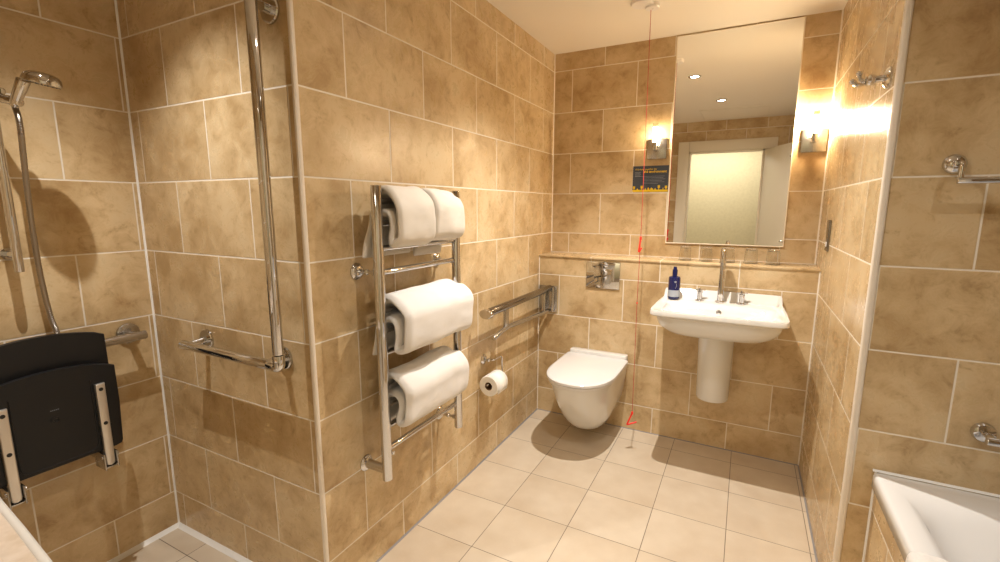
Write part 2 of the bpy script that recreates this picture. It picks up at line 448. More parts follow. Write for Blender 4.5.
for (a, w_, hh, st) in ((.003, .013, .033, 1), (.026, .008, .020, 0), (.049, .013, .036, 1), (.075, .006, .022, 0), (.090, .010, .026, 0), (.106, .016, .024, 0), (.131, .008, .022, 0), (.149, .012, .038, 1), (.178, .004, .025, 0), (.190, .013, .034, 1)):
    if st:
        addbox(bm, sx0 + a + w_ * .35, sx0 + a + w_ * .65, -.0036, -.003, sz0 + .012, sz0 + hh * .6)
        addbox(bm, sx0 + a, sx0 + a + w_, -.0036, -.003, sz0 + hh * .55, sz0 + hh, bev=.0002, seg=1)
    else:
        addbox(bm, sx0 + a, sx0 + a + w_, -.0036, -.003, sz0 + .012, sz0 + hh * .8)
        addbox(bm, sx0 + a + w_ * .25, sx0 + a + w_ * .6, -.0036, -.003, sz0 + hh * .8, sz0 + hh)
obj('skyline_border', bm, M['sign_yellow'], t, False)

# ------------------------------------------------------------------ emergency pull cord
cx, cy = .680, -.469
t = thing('emergency_pull_cord', 'red emergency pull cord hanging from white ceiling switch beside the toilet', 'pull cord', (cx - .0, cy, ZC))
bm = bmesh.new()
addlathe(bm, [(0, 0), (.052, 0), (.052, .008), (.048, .012), (0, .012)], (cx - .035, cy - .055, ZC), (0, 0, -1), 32)
obj('ceiling_plate', bm, M['white_plastic'], t)
obj('switch_body', lathe([(0, 0), (.034, 0), (.034, .015), (.030, .020), (.006, .020), (.005, .017), (0, .017)], (cx + .004, cy - .014, ZC), (0, 0, -1), 32), M['white_plastic'], t)
obj('cord', tube([(cx - .004, cy - .004, ZC - .018), (cx - .002, cy, 1.8), (cx, cy, 1.2), (cx - .003, cy, .85), (cx - .001, cy, .5), (cx, cy, .228)], .0014, 8), M['red_cord'], t)
def tri_handle(top, half, hgt, ang):
    u = Vector((math.cos(ang), math.sin(ang), 0)); T = Vector(top)
    P = [T, T - Vector((0, 0, hgt)) - u * half, T - Vector((0, 0, hgt - .02)) + u * half]
    bm = bmesh.new(); P2 = fillet([P[0] * .5 + P[2] * .5, P[0], P[1], P[2], P[0] * .5 + P[2] * .5 - u * .0005], .008, 4)
    addtube(bm, fillet([P[0], P[1], P[2]], .006, 4), .0045, 10, bev=.001)
    addlathe(bm, [(0, -.006), (.006, -.006), (.006, .006), (.003, .010), (0, .010)], P[0], (0, 0, 1), 12)
    return bm
obj('handle', tri_handle((cx, cy, .226), .026, .070, math.radians(20)), M['red'], t)
obj('handle', tri_handle((cx, cy, 1.185), .012, .070, math.radians(62)), M['red'], t)
obj('joint', lathe([(0, -.006), (.0035, -.004), (.0035, .004), (0, .006)], (cx - .003, cy, .844), (0, 0, 1), 10), M['red'], t)

# ------------------------------------------------------------------ shaver socket plate on the right wall
t = thing('switch_plate', 'narrow brushed steel socket plate on the right wall above ledge', 'socket', (W, -.345, 1.22))
obj('plate', box(W - .008, W, -.378, -.308, 1.146, 1.289, bev=.002), M['chrome_dark'], t)
bm = box(W - .012, W - .008, -.362, -.346, 1.168, 1.190, bev=.001)
obj('rocker', bm, M['white_plastic'], t)

# ------------------------------------------------------------------ robe hook
t = thing('robe_hook', 'chrome double robe hook high on the right wall', 'hook', (W, -1.128, 1.72))
hy, hz = -1.128, 1.722
obj('rosette', lathe([(0, 0), (.031, 0), (.031, .005), (.025, .011), (.014, .016), (0, .016)], (W, hy, hz), (-1, 0, 0), 28), M['chrome'], t)
obj('arm', lathe([(0, .010), (.013, .010), (.011, .018), (.0105, .034), (.015, .040), (.015, .048), (.011, .053), (.012, .058), (0, .060)], (W, hy, hz), (-1, -.05, -.05), 24), M['chrome'], t)
e = Vector((W, hy, hz)) + Vector((-1, -.05, -.05)).normalized() * .058
for s_, nm in ((1, 'prong'), (-1, 'prong')):
    if s_ > 0: pts = [e, e + Vector((-.008, -.003, -.012)), e + Vector((-.022, -.008, -.012)), e + Vector((-.033, -.012, -.002))]
    else: pts = [e, e + Vector((-.010, .004, .002)), e + Vector((-.016, .002, .014)), e + Vector((-.017, 0, .022))]
    bm = tube(fillet(pts, .006, 4), .0062, 12, bev=.001)
    addlathe(bm, [(0, -.009), (.0065, -.006), (.009, 0), (.0065, .006), (0, .009)], pts[-1], (0, 0, 1), 14)
    obj(nm, bm, M['chrome'], t)

# ------------------------------------------------------------------ flush plate
t = thing('flush_plate', 'square polished chrome flush plate above the toilet', 'flush plate', (.418, -DB, .87))
obj('plate', box(.316, .520, -DB - .011, -DB, .862, 1.022, bev=.003), M['chrome'], t)
fy = -DB - .0115
def plate_poly(pts): return extrude_poly(pts, lambda u, v, d: (u, d, v), fy - .004, fy + .002, .0015)
obj('button', plate_poly([(.362, .975), (.474, .975), (.470, .905), (.452, .876), (.384, .876), (.366, .905)]), M['chrome'], t)
obj('button', plate_poly([(.342, 1.014), (.494, 1.014), (.476, .981), (.360, .981)]), M['chrome'], t)

# ------------------------------------------------------------------ toilet
TX = .411
t = thing('toilet', 'white wall-hung toilet with closed lid below the flush plate', 'toilet', (TX, -DB, .07))
def D(w, f, z, yw=-DB, n=28, p=2.35, ys=None, cx_=TX, tilt=0.0):
    ys = yw - .10 if ys is None else ys
    L = [Vector((cx_ + w, yw, z)), Vector((cx_ + w, (yw + ys) / 2, z))]
    for i in range(n + 1):
        a = PI * i / n; c_ = math.cos(a); s_ = math.sin(a)
        L.append(Vector((cx_ + w * math.copysign(abs(c_) ** (2 / p), c_), ys - (ys - f) * abs(s_) ** (2 / p), z)))
    L += [Vector((cx_ - w, (yw + ys) / 2, z)), Vector((cx_ - w, yw, z))]
    for q in L: q.z += tilt * (q.y - yw)
    return L
prof = [(.03, -.40, .074), (.062, -.455, .076), (.090, -.500, .086), (.112, -.545, .108), (.132, -.592, .150), (.148, -.640, .210), (.160, -.682, .275), (.168, -.715, .335), (.173, -.742, .385), (.177, -.752, .405), (.1775, -.752, .412), (.170, -.742, .414)]
obj('bowl', loft([D(w_, f, z_, ys=max(f + .03, min(-.30, f * .62))) for w_, f, z_ in prof]), M['ceramic'], t)
obj('seat', loft([D(w_, f, z_, yw=-.262, ys=-.50) for w_, f, z_ in ((.178, -.758, .4145), (.182, -.764, .417), (.182, -.764, .427), (.179, -.760, .4295))]), M['seat_white'], t)
obj('lid', loft([D(w_, f, z_, yw=-.258, ys=-.50) for w_, f, z_ in ((.180, -.762, .4315), (.189, -.770, .434), (.189, -.770, .446), (.182, -.765, .4505), (.172, -.752, .4525))]), M['seat_white'], t)
bm = box(TX - .174, TX + .178, -.256, -DB, .412, .473, bev=.008, seg=3)
obj('hinge_block', bm, M['ceramic'], t)

# ------------------------------------------------------------------ basin
BX, BY = 1.067, -.435
t = thing('wash_basin', 'white rectangular wall-hung basin under the mirror with chrome taps', 'basin', (BX, -DB, .33))
def ring(rx, rf, rb, z, p=5.0, cy_=BY, n=72, zf=None, narrow=0.02):
    L = []
    for i in range(n):
        a = 2 * PI * i / n; c_, s_ = math.cos(a), math.sin(a)
        x = rx * math.copysign(abs(c_) ** (2 / p), c_); y = math.copysign(abs(s_) ** (2 / p), s_); y *= rb if s_ > 0 else rf
        Y = cy_ + y
        if narrow: x *= 1 - narrow * max(0, min(1, (Y + .40) / .12))
        L.append(Vector((BX + x, Y, z if zf is None else zf(Y, z))))
    return L
def lift(Y, z):    # upstand along the wall
    k = max(0, min(1, (Y + .246) / .022)); k = k * k * (3 - 2 * k)
    return z + .043 * k
loops = []
for s_, z_ in ((.10, .718), (.38, .718), (.60, .722), (.76, .732), (.86, .750), (.915, .774), (.940, .796), (.950, .820)):
    loops.append(ring(.295 * s_, .228 * s_, .231, z_, 3.4 if s_ < .9 else 4.2, narrow=.045) if s_ > .6 else ring(.295 * s_, .20 * s_, .20, z_, 3.0, narrow=0))
loops += [ring(.286, .223, .231, .826, 9), ring(.293, .232, .231, .829, 12), ring(.296, .236, .231, .834, 14), ring(.296, .236, .231, .848, 14, zf=lambda Y, z: lift(Y, z)),
          ring(.293, .233, .229, .856, 14, zf=lift), ring(.284, .223, .224, .856, 12, zf=lift), ring(.279, .215, .190, .851, 7), ring(.272, .208, .165, .849, 6, narrow=0.03)]
loops += [ring(.256, .192, .100, .847, 5.5, narrow=0), ring(.248, .186, .092, .842, 5.0, narrow=0), ring(.236, .176, .082, .815, 4.2, narrow=0), ring(.205, .150, .070, .775, 3.2, narrow=0), ring(.150, .110, .055, .755, 2.8, narrow=0), ring(.06, .05, .03, .748, 2.2, narrow=0), ring(.022, .02, .02, .747, 2, narrow=0)]
obj('bowl', loft(loops), M['ceramic'], t)
PX = 1.064
prof = [(.070, -.378, .330), (.078, -.388, .334), (.081, -.392, .344), (.083, -.400, .50), (.086, -.408, .60), (.089, -.414, .715)]
obj('half_pedestal', loft([D(w_, f, z_, cx_=PX, ys=-.30, p=2.1) for w_, f, z_ in prof]), M['ceramic'], t)
obj('overflow', lathe([(0, 0), (.0125, 0), (.0125, .003), (.009, .004), (.008, .001), (0, .001)], (1.068, BY + .0805, .812), (0, -1, -.2), 24), M['chrome_dark'], t)
obj('waste', lathe([(0, 0), (.022, 0), (.022, .003), (.018, .005), (0, .006)], (BX, BY, .7472), (0, 0, 1), 24), M['chrome'], t)
# taps (part of the basin set)
ty = -.268
sp = tube(fillet([(BX, ty, .862), (BX, ty, 1.10), (BX, ty - .018, 1.128), (BX, ty - .055, 1.130), (BX, ty - .085, 1.105), (BX, ty - .092, 1.066)], .03, 6), .0135, 20, bev=.001)
addlathe(sp, [(0, .849), (.026, .849), (.026, .856), (.024, .858), (.0175, .860), (.0165, .900), (.0145, .94), (.0137, 1.0), (0, 1.0)], (BX, ty, 0), (0, 0, 1), 28)
obj('spout', sp, M['chrome'], t)
for hx in (.966, 1.168):
    bm = lathe([(0, .849), (.024, .849), (.024, .855), (.013, .858), (.0125, .892), (.0145, .894), (.0145, .899), (.008, .902), (.007, .918), (.004, .921), (0, .921)], (hx, ty, 0), (0, 0, 1), 24)
    for a in (0.25, 0.25 + PI / 2):
        u = Vector((math.cos(a), math.sin(a), 0)) * .027
        c_ = Vector((hx, ty, .908)); addtube(bm, [c_ - u, c_ + u], .0052, 10, bev=.001)
    obj('tap_handle', bm, M['chrome'], t)

# ------------------------------------------------------------------ soap bottle and glasses
bx, by = .836, -.290
t = thing('soap_bottle', 'dark blue pump bottle with pale label on the left of the basin', 'soap bottle', (bx, by, .852))
obj('body', lathe([(0, .8545), (.029, .8545), (.031, .857), (.031, .965), (.028, .973), (.013, .978), (.011, .984), (0, .984)], (bx, by, 0), (0, 0, 1), 32), M['navy'], t)
obj('cap', lathe([(0, .983), (.0135, .983), (.0135, 1.012), (.010, 1.014), (.008, 1.028), (0, 1.029)], (bx, by, 0), (0, 0, 1), 24), M['navy'], t)
obj('label', lathe([(.0312, .866), (.0316, .866), (.0316, .902), (.0312, .902)], (bx, by, 0), (0, 0, 1), 32, closed_prof=True), M['label_grey'], t)
bm = bmesh.new()
def on_b(a, z, r=.0315): return Vector((bx + r * math.sin(a), by - r * math.cos(a), z))
for k in range(5):
    a = 2 * PI * k / 5 + PI / 2
    addtube(bm, [on_b(.3, .948), on_b(.3 + .22 * math.cos(a), .948 + .006 * math.sin(a))], .0012, 6)
addtube(bm, [on_b(.38, .940), on_b(.5, .930), on_b(.42, .920), on_b(.3, .912)], .0006, 6)
obj('emblem', bm, M['label_grey'], t)
gp = [(.0, .0), (.026, .0), (.030, .003), (.033, .040), (.036, .082), (.0345, .082), (.0310, .040), (.027, .010), (0, .008)]
g0 = None
GL = [(.862, -.105, 'upturned clear tumbler on the ledge, leftmost of the row'), (.972, -.105, 'upturned clear tumbler on ledge, second from the left end'),
      (1.085, -.105, 'upturned clear tumbler on ledge directly behind the spout'), (1.195, -.105, 'upturned clear tumbler on ledge, second from the right end'),
      (1.300, -.105, 'upturned clear tumbler on the ledge, rightmost of the row')]
for i, (gx, gy, lab) in enumerate(GL):
    if g0 is None:
        # upside-down tumbler: rim on the ledge
        bm = lathe([(0, .080), (.025, .080), (.0285, .077), (.031, .040), (.0335, .0005), (.0318, .0005), (.0292, .040), (.0268, .070), (0, .072)], (0, 0, 0), (0, 0, 1), 40)
        g0 = obj('drinking_glass', bm, M['glass']); o = g0
    else:
        o = g0.copy(); COL.objects.link(o)
    o.location = (gx, gy, ZL + .0005); tag(o, lab, 'glass', 'upturned tumblers on the ledge')

# ------------------------------------------------------------------ heated towel rail
RX, RY0, RY1 = .10, -1.775, -1.318
t = thing('towel_radiator', 'tall chrome ladder towel radiator on the left wall holding white towels', 'towel rail', (0, (RY0 + RY1) / 2, .39))
obj('post', tube([(RX, RY0, .392), (RX, RY0, 1.412)], .0178, 28, bev=.002), M['chrome'], t)
obj('post', tube([(RX, RY1, .388), (RX, RY1, 1.408)], .0178, 28, bev=.002), M['chrome'], t)
for z_ in (1.362, 1.290, 1.208, 1.128, .992, .928, .850, .722, .662, .584, .500):
    obj('rail', tube([(RX - .006, RY0 + .012, z_), (RX - .006, RY1 - .012, z_)], .0105, 18), M['chrome'], t)
for (y_, z_, big) in ((RY0, 1.128, 0), (RY1, 1.122, 0), (RY0, .428, 1), (RY1, .432, 0)):
    bm = lathe([(0, 0), (.029, 0), (.029, .004), (.023, .010), (.013, .014), (0, .014)], (0, y_ - .0, z_), (1, 0, 0), 28)
    if big: addtube(bm, [(.012, y_, z_), (RX - .0, y_, z_)], .0165, 20)
    else:
        addlathe(bm, [(0, .012), (.008, .012), (.007, .035), (.010, .042), (.010, .050), (.006, .055), (.006, .070), (.011, .074), (.011, .084), (0, .086)], (0, y_, z_), (1, 0, 0), 20)
    obj('wall_bracket', bm, M['chrome'], t)
obj('bleed_valve', lathe([(0, 0), (.005, 0), (.005, .012), (0, .013)], (RX + .012, RY0 + .020, .492), (0, 0, -1), 12), M['chrome'], t)

# ------------------------------------------------------------------ towels
def catmull(P, k=6):
    P = [Vector((a, b_, 0)) for a, b_ in P]; P = [P[0] * 2 - P[1]] + P + [P[-1] * 2 - P[-2]]; out = []
    for i in range(1, len(P) - 2):
        for j in range(k):
            s = j / k; p0, p1, p2, p3 = P[i - 1:i + 3]
            out.append(.5 * ((2 * p1) + (-p0 + p2) * s + (2 * p0 - 5 * p1 + 4 * p2 - p3) * s * s + (-p0 + 3 * p1 - 3 * p2 + p3) * s ** 3))
    out.append(P[-2]); return out
def towel(name, label, path, y0, y1, th, m, seed, group, wav=.004, flare=0.0, front=1.0):
    C = catmull(path); n = len(C); L = []
    nrm = []
    for i in range(n):
        d = (C[min(i + 1, n - 1)] - C[max(i - 1, 0)]).normalized(); nrm.append(Vector((-d.y, d.x, 0)))
    K = 26; loops = []
    for k in range(K + 1):
        s = k / K; y = y0 + (y1 - y0) * s
        e = min(s, 1 - s) * abs(y1 - y0)                      # rounded edge near both ends
        sh = math.sqrt(max(.03, 1 - max(0, 1 - e / (th * .55)) ** 2))
        up, dn = [], []
        for i in range(n):
            endf = min(1, .45 + min(i, n - 1 - i) / 3)
            hw = th * .5 * sh * endf
            c_ = C[i]; w_ = noise.noise(Vector((c_.x * 9 + seed, y * 7, c_.y * 9))) * wav * 2.2 + noise.noise(Vector((c_.x * 30 + seed, y * 25, c_.y * 30))) * wav * .55
            a = c_ + nrm[i] * (hw + w_); b_ = c_ - nrm[i] * (hw - w_ * .5)
            yy = y + noise.noise(Vector((c_.x * 16, seed * 3.1, c_.y * 16))) * .007 + (.024 * s * front if c_.x > .132 else 0) - flare * max(0, 1 - i / 14) * (1 - s)
            up.append(Vector((a.x, yy, a.y))); dn.append(Vector((b_.x, yy, b_.y)))
        loops.append(up + dn[::-1])
    bm = bmesh.new(); Rg = [[bm.verts.new(p) for p in q] for q in loops]; nn_ = len(Rg[0])
    for A, B in zip(Rg, Rg[1:]):
        for j in range(nn_): bm.faces.new((A[j], A[(j + 1) % nn_], B[(j + 1) % nn_], B[j]))
    for A in (Rg[0], Rg[-1]):
        for j in range(n - 1): bm.faces.new((A[j], A[j + 1], A[nn_ - 2 - j], A[nn_ - 1 - j]))
    o = obj(name, bm, m); sub = o.modifiers.new('s', 'SUBSURF'); sub.levels = 1; sub.render_levels = 2
    for p in o.data.polygons: p.use_smooth = True
    return tag(o, label, 'towel', group)
def wrap(zt, zb, xb=.062, xf=.158, tail=0.0, th=.024):
    xm = RX
    h = zt - zb; k = .5 * th; ix = .109 + k
    return [(xb - .004, zb - tail), (xb, zb + .05), (xb + .002, zt - .045 - k), (xb + .014, zt - .012 - k), (RX - .004, zt - k), (RX + .026, zt - .012 - k), (xf - k - .004, zt - .050 - k), (xf - k, zb + h * .48),
            (xf - k - .003, zb + .040), (xf - k - .020, zb + .008 + k), (ix + .004, zb + .002 + k), (ix, zb + .024 + k), (ix + .006, zb + .050 + k), (ix + .006, zb + h * .40), (ix + .002, zb + h * .51), (ix - .012, zb + h * .575), (ix - .034, zb + h * .578), (ix - .046, zb + h * .575)]
towel('folded_towel', 'cream hand towel folded over the top bars, nearer the left post', wrap(1.412, 1.206, xb=.058, xf=.172, tail=.030, th=.027), -1.744, -1.560, .027, M['towel_cream'], 1.3, 'towels on the radiator', wav=.0045, flare=.06, front=.3)
towel('folded_towel', 'cream hand towel folded over the top bars, against the right post', wrap(1.410, 1.214, xb=.060, xf=.168, tail=.055, th=.027), -1.535, -1.366, .027, M['towel_cream'], 7.9, 'towels on the radiator', wav=.0045)
towel('folded_towel', 'thick white bath towel folded over the middle bars of the radiator', wrap(1.054, .836, xb=.058, xf=.190, tail=.0, th=.034), -1.744, -1.356, .034, M['towel'], 4.4, 'towels on the radiator', flare=.03, front=1.6)
towel('folded_towel', 'thick white bath towel folded over the lowest group of bars', wrap(.780, .572, xb=.058, xf=.182, tail=.0, th=.032), -1.744, -1.380, .032, M['towel'], 11.2, 'towels on the radiator', wav=.004, front=1.4)

# ------------------------------------------------------------------ drop-down rail by the toilet
t = thing('drop_down_rail', 'steel fold-down support rail projecting from the corner left of toilet', 'grab rail', (.066, -DB, .70))
ax_ = .088
obj('wall_plate', box(.006, .128, -DB - .008, -DB, .682, .850, bev=.002), M['chrome_soft'], t)
bm = bmesh.new()
addbox(bm, .104, .116, -DB - .050, -DB - .006, .690, .846, bev=.002); addbox(bm, .050, .062, -DB - .050, -DB - .006, .690, .846, bev=.002)
obj('hinge_bracket', bm, M['chrome_soft'], t)
obj('upper_arm', tube([(ax_, -.235, .840), (ax_, -1.040, .840)], .0205, 28, bev=.002), M['chrome_dark'], t)
bm = bmesh.new(); L = []
for k, (s_, yy) in enumerate(((.6, -1.032), (1, -1.036), (1, -1.054), (.9, -1.058))):
    L.append([Vector((ax_ + .034 * s_ * math.cos(a * PI / 16), yy, .838 + .024 * s_ * math.sin(a * PI / 16))) for a in range(32)])
addloft(bm, L); obj('end_cap', bm, M['chrome'], t)
obj('lower_arm', tube(fillet([(ax_, -.235, .700), (ax_, -.36, .700), (ax_, -.84, .728), (ax_, -.975, .700)], .08, 8), .0125, 18, bev=.002), M['chrome_soft'], t)
obj('brace', box(ax_ - .007, ax_ + .007, -.862, -.818, .722, .826, bev=.002), M['chrome_soft'], t)
obj('brace', box(ax_ - .007, ax_ + .007, -.345, -.315, .700, .826, bev=.002), M['chrome_soft'], t)

# ------------------------------------------------------------------ toilet roll holder and roll
t = thing('toilet_roll_holder', 'small chrome hook holder on left wall carrying a toilet roll', 'roll holder', (0, -.917, .563))
obj('rosette', lathe([(0, 0), (.027, 0), (.027, .004), (.020, .010), (.010, .013), (0, .013)], (0, -.925, .565), (1, 0, 0), 28), M['chrome'], t)
obj('arm', tube(fillet([(.010, -.925, .565), (.036, -.925, .565), (.066, -.925, .572), (.068, -.846, .572), (.068, -.842, .462), (.068, -1.005, .462)], .018, 6), .0045, 12, bev=.001), M['chrome'], t)
obj('knuckle', lathe([(0, .0), (.008, .0), (.010, .006), (.006, .012), (0, .013)], (.028, -.925, .565), (1, 0, 0), 16), M['chrome'], t)
t = thing('toilet_roll', 'white toilet roll hanging on the chrome holder below the support rail', 'toilet roll', (.068, -.93, .41))
RZ = .452
bm = lathe([(.021, -.992), (.050, -.992), (.053, -.989), (.053, -.881), (.050, -.878), (.021, -.878)], (.068, 0, RZ), (0, 1, 0), 40, closed_prof=True)
sp2 = [Vector((.068 + .0535 * math.cos(a), 0, RZ + .0535 * math.sin(a))) for a in [PI / 2 - k * PI / 12 for k in range(13)]]
obj('paper', bm, M['paper'], t)
obj('core', lathe([(.0195, -.990), (.0212, -.990), (.0212, -.880), (.0195, -.880)], (.068, 0, RZ), (0, 1, 0), 32, closed_prof=True), M['card'], t)
bm = bmesh.new()
fl = [(.068 + .0545 * math.cos(a), RZ + .0545 * math.sin(a)) for a in [PI * .55 - k * PI * .5 / 10 for k in range(11)]] + [(.1228, RZ - .012), (.118, RZ - .036)]
A = [[bm.verts.new((x_ + o_, y_, z_)) for (x_, z_) in fl] for y_, o_ in ((-.986, 0), (-.885, 0))]
for j in range(len(fl) - 1): bm.faces.new((A[0][j], A[0][j + 1], A[1][j + 1], A[1][j]))
o = obj('loose_sheet', bm, M['paper'], t); so = o.modifiers.new('t', 'SOLIDIFY'); so.thickness = .0008

# ------------------------------------------------------------------ shower: L-shaped grab rail
GX, GY = -.067, -2.042
t = thing('grab_rail', 'L-shaped chrome grab rail with tall upright on the shower wall', 'grab rail', (GX, YE, .86))
obj('upright', tube([(GX, GY, .902), (GX, GY, 2.02)], .0162, 28, bev=.002), M['chrome'], t)
bm = tube(fillet([(GX, GY, .900), (GX, GY, .862), (GX - .045, GY, .862)], .012, 5), .0175, 24, bev=.001)
obj('elbow', bm, M['chrome'], t)
obj('cross_bar', tube([(GX - .045, GY, .862), (-.578, GY, .862)], .0162, 28, bev=.003), M['chrome'], t)
for (x_, z_, xa) in ((-.078, 1.890, GX), (-.132, .862, -.132), (-.548, .868, -.548)):
    bm = lathe([(0, 0), (.037, 0), (.037, .006), (.034, .009), (.016, .009), (0, .009)], (x_, YE, z_), (0, -1, 0), 36)
    addtube(bm, [(x_, YE - .006, z_), (xa, GY, z_ if z_ > 1 else .862)], .0125, 20)
    obj('wall_mount', bm, M['chrome'], t)

# ------------------------------------------------------------------ shower: horizontal rail behind the seat
t = thing('grab_rail', 'straight steel grab rail running behind the black folded shower seat', 'grab rail', (XS, -2.06, .866))
obj('bar', tube([(-.824, -2.040, .866), (-.824, -2.62, .866)], .0162, 28, bev=.003), M['chrome_soft'], t)
for y_ in (-2.068, -2.58):
    bm = lathe([(0, 0), (.038, 0), (.038, .007), (.034, .010), (.016, .010), (0, .010)], (XS, y_, .868), (1, 0, 0), 36)
    addtube(bm, [(XS + .007, y_, .868), (-.824, y_, .866)], .0125, 20)
    obj('wall_mount', bm, M['chrome_soft'], t)

# ------------------------------------------------------------------ shower seat, folded up
t = thing('shower_seat', 'black plastic fold-up shower seat with silver struts on left wall', 'shower seat', (XS, -2.348, .40))
SYC = -2.348
def seat_panel(name, hw, z0_, z1_, arch, xa, xb_, rc=.025, bow=.0):
    P = []
    n = 14
    for i in range(n + 1):                      # arched top edge
        u = -hw + 2 * hw * i / n
        P.append((u, z1_ - arch * (u / hw) ** 2 - (0.004 if i in (0, n) else 0)))
    P += [(hw, (z0_ + z1_) / 2), (hw - .004, z0_ + rc * .6), (hw - rc * .35, z0_ + rc * .18), (hw - rc, z0_ + .0)]
    P += [(-hw + rc, z0_), (-hw + rc * .35, z0_ + rc * .18), (-hw + .004, z0_ + rc * .6), (-hw, (z0_ + z1_) / 2)]
    bm = extrude_poly(P, lambda u, v, d: (d, SYC + u, v), xa, xb_, .004)
    return obj(name, bm, M['black'], t)
seat_panel('back_panel', .168, .60, .937, .026, -.803, -.785)
obj_seat = seat_panel('seat_panel', .171, .512, .830, .026, -.770, -.750)
bm = bmesh.new()
P = fillet([(0, SYC - .098, .770), (0, SYC - .098, .524), (0, SYC + .098, .524), (0, SYC + .098, .770)], .03, 5)
addtube(bm, [Vector((-.7500, q.y, q.z)) for q in P], .0022, 8)
obj('moulded_ridge', bm, M['black'], t)
obj('centre_boss', lathe([(0, 0), (.011, 0), (.011, .002), (.006, .003), (.005, .001), (0, .001)], (-.750, SYC + .0, .669), (1, 0, 0), 24), M['black'], t)
bm = bmesh.new()
for k in range(5): addbox(bm, -.75, -.7496, SYC - .010 + k * .0045, SYC - .0070 + k * .0045, .701, .704)
obj('moulded_mark', bm, M['sign_lightgrey'], t, False)
for sy_ in (SYC + .118, SYC - .118):
    bm = bmesh.new()
    P = [(-.013, .752), (.013, .752), (.013, .470), (.010, .460), (0, .456), (-.010, .460), (-.013, .470)]
    bm = extrude_poly(P, lambda u, v, d: (d, sy_ + u, v), -.7495, -.734, .0035)
    st = obj('strut', bm, M['alu'], t)
    for z_ in (.733, .612): obj('screw_recess', lathe([(0, 0), (.0062, 0), (.0062, .001), (0, .001)], (-.734, sy_, z_), (1, 0, 0), 18), M['black_hole'], st)
    bm = bmesh.new()
    addbox(bm, -.790, -.728, sy_ + .0150, sy_ + .0205, .445, .505, bev=.003); addbox(bm, -.790, -.728, sy_ - .0205, sy_ - .0150, .445, .505, bev=.003)
    addbox(bm, -.798, -.784, sy_ - .0205, sy_ + .0205, .445, .520, bev=.002)
    addbox(bm, -.790, -.745, sy_ - .0160, sy_ + .0160, .444, .449, bev=.001)
    addbox(bm, XS, -.797, sy_ - .016, sy_ + .016, .470, .515, bev=.003)
    for s_ in (-1, 1): addlathe(bm, [(0, 0), (.006, 0), (.006, .003), (.003, .005), (0, .005)], (-.738, sy_ + s_ * .0205, .492), (0, s_, 0), 16)
    obj('hinge', bm, M['chrome_soft'], t)
for s_ in (-1, 1):
    obj('wall_bracket', box(XS, -.803, SYC + s_ * .05 - .015, SYC + s_ * .05 + .015, .66, .78, bev=.003), M['chrome_soft'], t)
    obj('spacer', box(-.787, -.768, SYC + s_ * .05 - .012, SYC + s_ * .05 + .012, .64, .74, bev=.003), M['chrome_soft'], t)

# ------------------------------------------------------------------ hand shower
RYS = -2.354
t = thing('hand_shower', 'chrome hand shower with hose on a vertical riser rail', 'shower', (XS, RYS, 1.15))
obj('riser_rail', tube([(-.82, RYS, 1.142), (-.82, RYS, 1.95)], .0115, 20, bev=.002), M['chrome'], t)
for z_ in (1.195, 1.90):
    bm = tube([(XS, RYS, z_), (-.82, RYS, z_)], .0105, 16); addlathe(bm, [(0, 0), (.018, 0), (.018, .006), (0, .006)], (XS, RYS, z_), (1, 0, 0), 20)
    obj('wall_mount', bm, M['chrome'], t)
bm = tube([(-.838, -2.365, 1.662), (-.738, -2.318, 1.640)], .0125, 20, bev=.002)
addtube(bm, [(-.835, -2.370, 1.684), (-.772, -2.342, 1.668)], .011, 16, bev=.002)
obj('holder', bm, M['chrome'], t)
hb_ = Vector((-.752, -2.326, 1.636)); ht = Vector((-.712, -2.312, 1.700))
obj('handle', tube([hb_ - (ht - hb_) * .10, hb_, hb_.lerp(ht, .5), ht], [.0110, .0125, .0145, .0160], 20, bev=.001), M['chrome'], t)
nrm_ = Vector((-.19, -.10, -.97)).normalized(); hc = Vector((-.662, -2.290, 1.689))
obj('spray_head', lathe([(0, -.032), (.018, -.031), (.034, -.026), (.041, -.018), (.0445, -.007), (.0440, 0), (.041, .002), (0, .002)], hc, nrm_, 40), M['chrome'], t)
bm = bmesh.new(); a_, b2 = frame_from(nrm_)
for rr, nn_ in ((.038, 20), (.027, 12), (.016, 7)):
    for k in range(nn_):
        q = hc + (a_ * math.cos(2 * PI * k / nn_) + b2 * math.sin(2 * PI * k / nn_)) * rr
        addlathe(bm, [(0, .001), (.0026, .001), (.0018, .0035), (0, .0035)], q, nrm_, 8)
obj('nozzle', bm, M['nozzle'], t)['kind'] = 'stuff'
hs = []
pp = [(-.753, -2.327, 1.634), (-.765, -2.318, 1.58), (-.800, -2.312, 1.44), (-.832, -2.306, 1.28), (-.846, -2.300, 1.12), (-.850, -2.290, .98), (-.852, -2.278, .90), (-.853, -2.262, .62)]
Q = [Vector(p) for p in pp]; Q = [Q[0] * 2 - Q[1]] + Q + [Q[-1] * 2 - Q[-2]]
for i in range(1, len(Q) - 2):
    for j in range(34):
        s = j / 34; p0, p1, p2, p3 = Q[i - 1:i + 3]
        hs.append(.5 * ((2 * p1) + (-p0 + p2) * s + (2 * p0 - 5 * p1 + 4 * p2 - p3) * s * s + (-p0 + 3 * p1 - 3 * p2 + p3) * s ** 3))
obj('hose', tube(hs, [.0082 if i % 2 else .0068 for i in range(len(hs))], 14), M['rubber'], t)

